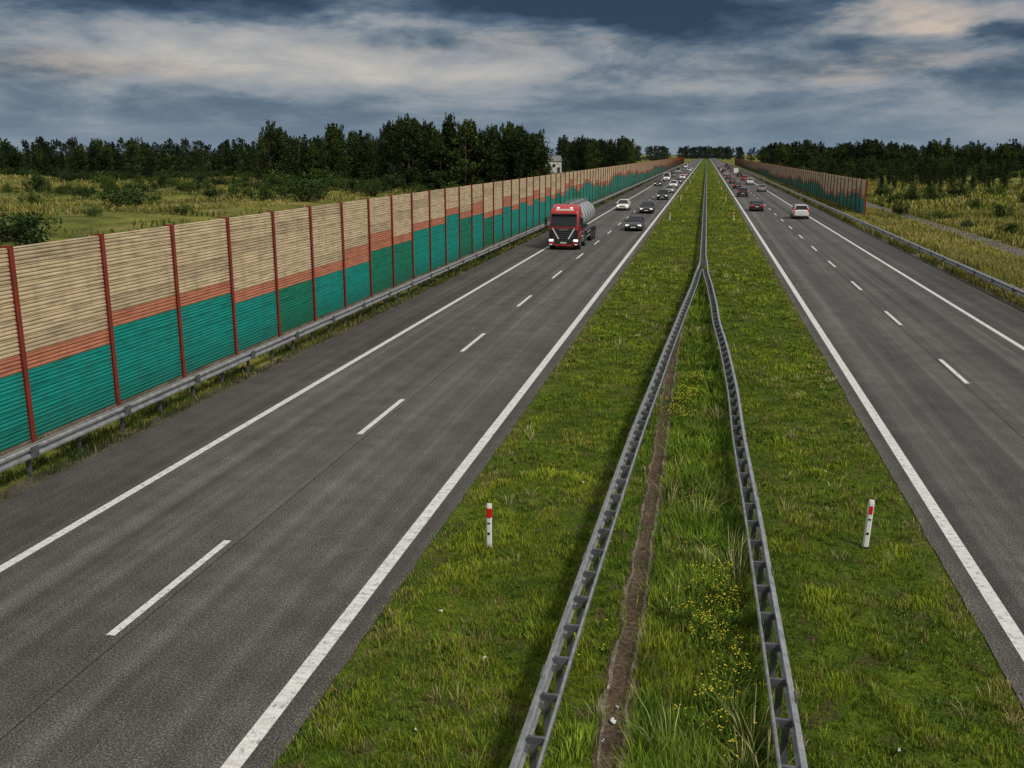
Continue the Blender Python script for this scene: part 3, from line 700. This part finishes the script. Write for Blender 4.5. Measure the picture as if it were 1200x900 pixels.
belt("distant_forest",3,40,580,900,220,13.5,FAR,14,.18,45)
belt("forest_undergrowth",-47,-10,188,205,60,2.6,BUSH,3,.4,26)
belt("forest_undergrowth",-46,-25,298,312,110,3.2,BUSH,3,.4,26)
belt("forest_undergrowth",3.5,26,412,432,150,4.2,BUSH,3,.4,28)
def pol(b,D): return D*math.sin(math.radians(b)),D*math.cos(math.radians(b))
for b,d,h in[(-33.0,140,4.6),(-32.4,146,3.4),(-31.0,215,4.0),(-38.3,84,4.0),(-38.9,90,3.2),(-23.2,150,5.8),(-22.6,156,4.4),(-24.0,158,4.2),(-26.8,160,3.4),(-25.6,150,3.4),(-35,180,2.8),(-29.5,190,3.4),
    (-20.5,175,3.6),(-19.3,170,4.0),(-16.5,165,3.6),(-14.6,175,4.2),(-12.8,172,4),(-27.9,230,4.2),(-36.8,230,3.8),(-41,130,3.6),(-24.7,200,4.8),(-30,120,1.8),(-34.6,115,1.6),(-28.4,172,3.2),(-21.5,190,4.4),(-18.2,182,4.6),
    (-32,260,4.2),(-35.6,270,4.6),(-29,265,4.4),(-26.4,240,4.0),(-37.6,160,3.0),(-34.0,235,5.0),(-30.4,240,3.6),(-37.2,200,4.2),(-27.2,205,3.0),(-22.0,210,5.2),(-33.6,190,2.2),(-31.4,165,2.0),
    (10.6,150,2.8),(11.2,190,4.2),(12.2,200,3.4),(14.4,170,2.8),(15.6,150,2.6),(9.6,210,4.0),(16.9,190,3.8),(18.5,160,3.4),(13.4,215,4.4),(15.2,222,3.8),(12.8,140,2.0),(14.0,125,1.8),(16.0,118,2.0),(10.0,175,2.6)]:
    x,y=pol(b,d); place(None,BUSH,x,y,h,3,"shrub")

def building(x,y):
    root=empty("white_barn",(x,y,float(gz(x,y))),math.radians(20))
    mw=m_dirt("render_white",(.5,.5,.48),(.62,.62,.6),2); mr=m_dirt("roof_grey",(.16,.16,.17),(.25,.25,.26),2)
    a=MB(); a.box((0,0,2.4),(9,7,4.8),mw); a.add([(-4.5,-3.5,4.8),(-4.5,3.5,4.8),(-4.5,0,6.6),(4.5,-3.5,4.8),(4.5,3.5,4.8),(4.5,0,6.6)],[(0,1,2),(3,5,4)],mw); new_obj("walls",a.mesh("barn_walls"),root)
    a=MB(); a.add([(-4.8,-3.9,4.62),(4.8,-3.9,4.62),(4.8,0,6.75),(-4.8,0,6.75),(-4.8,3.9,4.62),(4.8,3.9,4.62)],[(0,1,2,3),(3,2,5,4)],mr); new_obj("roof",a.mesh("barn_roof"),root)
    a=MB()
    for k in range(3): a.box((-3+2.2*k,-3.52,2.8),(1.1,.06,1.2),M_GLASS)
    a.box((3.3,-3.52,1.1),(1.1,.06,2.2),M_BLACK); new_obj("windows_and_door",a.mesh("barn_windows"),root)
x,y=pol(-9.05,395); building(x,y)

# ---------------------------------------------------------------- sky and light
w=bpy.data.worlds.new("World"); scene.world=w; w.use_nodes=True
try: w.cycles.sampling_method='NONE'
except Exception as e: print(e)
nt=w.node_tree; nt.nodes.clear()
class WT(NT):
    def __init__(s): s.t=nt; s.n=nt.nodes; s._pos=s.n.new("ShaderNodeTexCoord").outputs["Generated"]
    def pos(s): return s._pos
t=WT()
sky=t.n.new("ShaderNodeTexSky"); sky.sky_type='NISHITA'; sky.sun_disc=False; sky.sun_elevation=math.radians(46); sky.sun_rotation=math.radians(129)
bg1=t.n.new("ShaderNodeBackground"); bg1.inputs[1].default_value=.06; t.link(sky.outputs[0],bg1.inputs[0])
sep=t.n.new("ShaderNodeSeparateXYZ"); t.link(t.pos(),sep.inputs[0]); z=sep.outputs[2]
def cv(sz,off):
    m=t.n.new("ShaderNodeMapping"); m.inputs["Scale"].default_value=(1,1,sz); m.inputs["Location"].default_value=off; t.link(t.pos(),m.inputs[0]); return m.outputs[0]
big=t.noise(2.4,3,.5,cv(6,(3.1,1.2,.4)),.3); det=t.noise(7,7,.62,cv(3.6,(.3,5.2,1.4)),.25)
d=t.math('ADD',t.math('MULTIPLY',big,.45),t.math('MULTIPLY',det,.55))
band=t.ramp(z,[(0,.50),(.03,.51),(.065,.54),(.095,.54),(.118,.47),(.15,.40),(.30,.52)])
d=t.math('ADD',d,t.math('SUBTRACT',band,.51))
wn=t.n.new("ShaderNodeTexNoise"); wn.inputs["Scale"].default_value=8; wn.inputs["Detail"].default_value=4; wn.inputs["Roughness"].default_value=.6; t.link(cv(3.5,(2,2,2)),wn.inputs["Vector"])
wv=t.n.new("ShaderNodeVectorMath"); wv.operation='SUBTRACT'; t.link(wn.outputs["Color"],wv.inputs[0]); wv.inputs[1].default_value=(.5,.5,.5)
wm=t.n.new("ShaderNodeVectorMath"); wm.operation='MULTIPLY_ADD'; t.link(wv.outputs[0],wm.inputs[0]); wm.inputs[1].default_value=(.22,.22,.07); t.link(t.pos(),wm.inputs[2])
def mass(base,bear,elev,rx,rz,amp):
    b=math.radians(bear); e=math.radians(elev); c=(math.sin(b)*math.cos(e),math.cos(b)*math.cos(e),math.sin(e))
    s=t.n.new("ShaderNodeVectorMath"); s.operation='SUBTRACT'; t.link(wm.outputs[0],s.inputs[0]); s.inputs[1].default_value=c
    m=t.n.new("ShaderNodeVectorMath"); m.operation='MULTIPLY'; t.link(s.outputs[0],m.inputs[0]); m.inputs[1].default_value=(1/rx,1/rx,1/rz)
    l=t.n.new("ShaderNodeVectorMath"); l.operation='LENGTH'; t.link(m.outputs[0],l.inputs[0])
    r=t.n.new("ShaderNodeMapRange"); r.interpolation_type='SMOOTHSTEP'; t.link(l.outputs["Value"],r.inputs[0])
    for i,v in((1,.2),(2,1.25),(3,amp),(4,0)): r.inputs[i].default_value=v
    return t.math('ADD',base,r.outputs[0])
for q in[(-4.5,7.8,.20,.026,-.14),(-31,8.0,.27,.022,-.12),(11.3,7.3,.075,.022,.15),(15.5,6.3,.07,.012,-.12),(-18,4.8,.26,.026,.05),(9,4.4,.14,.014,.05),(2,2.8,.25,.012,-.04),(-28,2.3,.22,.014,-.05),(-20,7.2,.10,.012,.05)]: d=mass(d,*q)
col=t.ramp(d,[(.33,(.020,.042,.082)),(.42,(.060,.100,.160)),(.485,(.15,.195,.25)),(.54,(.28,.305,.34)),(.62,(.40,.40,.405)),(.74,(.58,.54,.48))])
warm=t.math('ADD',t.math('MULTIPLY',t.noise(3,3,.5,cv(5,(9,3,1))),.0),0.0)
for q in[(-34,4.4,.15,.012,.6),(11.3,7.0,.10,.022,.5),(8.5,4.6,.16,.010,.45),(-12,5.9,.18,.008,.25)]: warm=mass(warm,*q)
col=t.mix(warm,col,t.mix(1,col,(1.35,1.08,.86),'MULTIPLY'))
hz=t.ramp(z,[(0,1),(.035,.55),(.075,0)])
col=t.mix(t.math('MULTIPLY',hz,.75),col,(.21,.285,.37))
col=t.mix(t.ramp(z,[(.2,0),(.5,.9)]),col,(.52,.52,.52))
bg2=t.n.new("ShaderNodeBackground"); t.link(col,bg2.inputs[0]); bg2.inputs[1].default_value=1.0
mx=t.n.new("ShaderNodeMixShader"); mx.inputs[0].default_value=.93; t.link(bg1.outputs[0],mx.inputs[1]); t.link(bg2.outputs[0],mx.inputs[2])
out=t.n.new("ShaderNodeOutputWorld"); t.link(mx.outputs[0],out.inputs[0])
sl=bpy.data.lights.new("sun",'SUN'); sl.energy=2.3; sl.angle=math.radians(10); sl.color=(1,.93,.82)
so=bpy.data.objects.new("sun",sl); COL.objects.link(so); so.location=(60,-60,80)
so.rotation_euler=Vector((-.55,.45,-.74)).to_track_quat('-Z','Y').to_euler()

# ---------------------------------------------------------------- camera
cd=bpy.data.cameras.new("camera"); cd.sensor_width=36; cd.lens=33.6; cd.clip_start=.1; cd.clip_end=12000
co=bpy.data.objects.new("camera",cd); COL.objects.link(co); co.location=(0,0,7.82); co.rotation_euler=(math.radians(90-13.55),0,math.radians(11.2))
scene.camera=co
scene.view_settings.view_transform='Standard'; scene.view_settings.look='None'; scene.view_settings.exposure=0
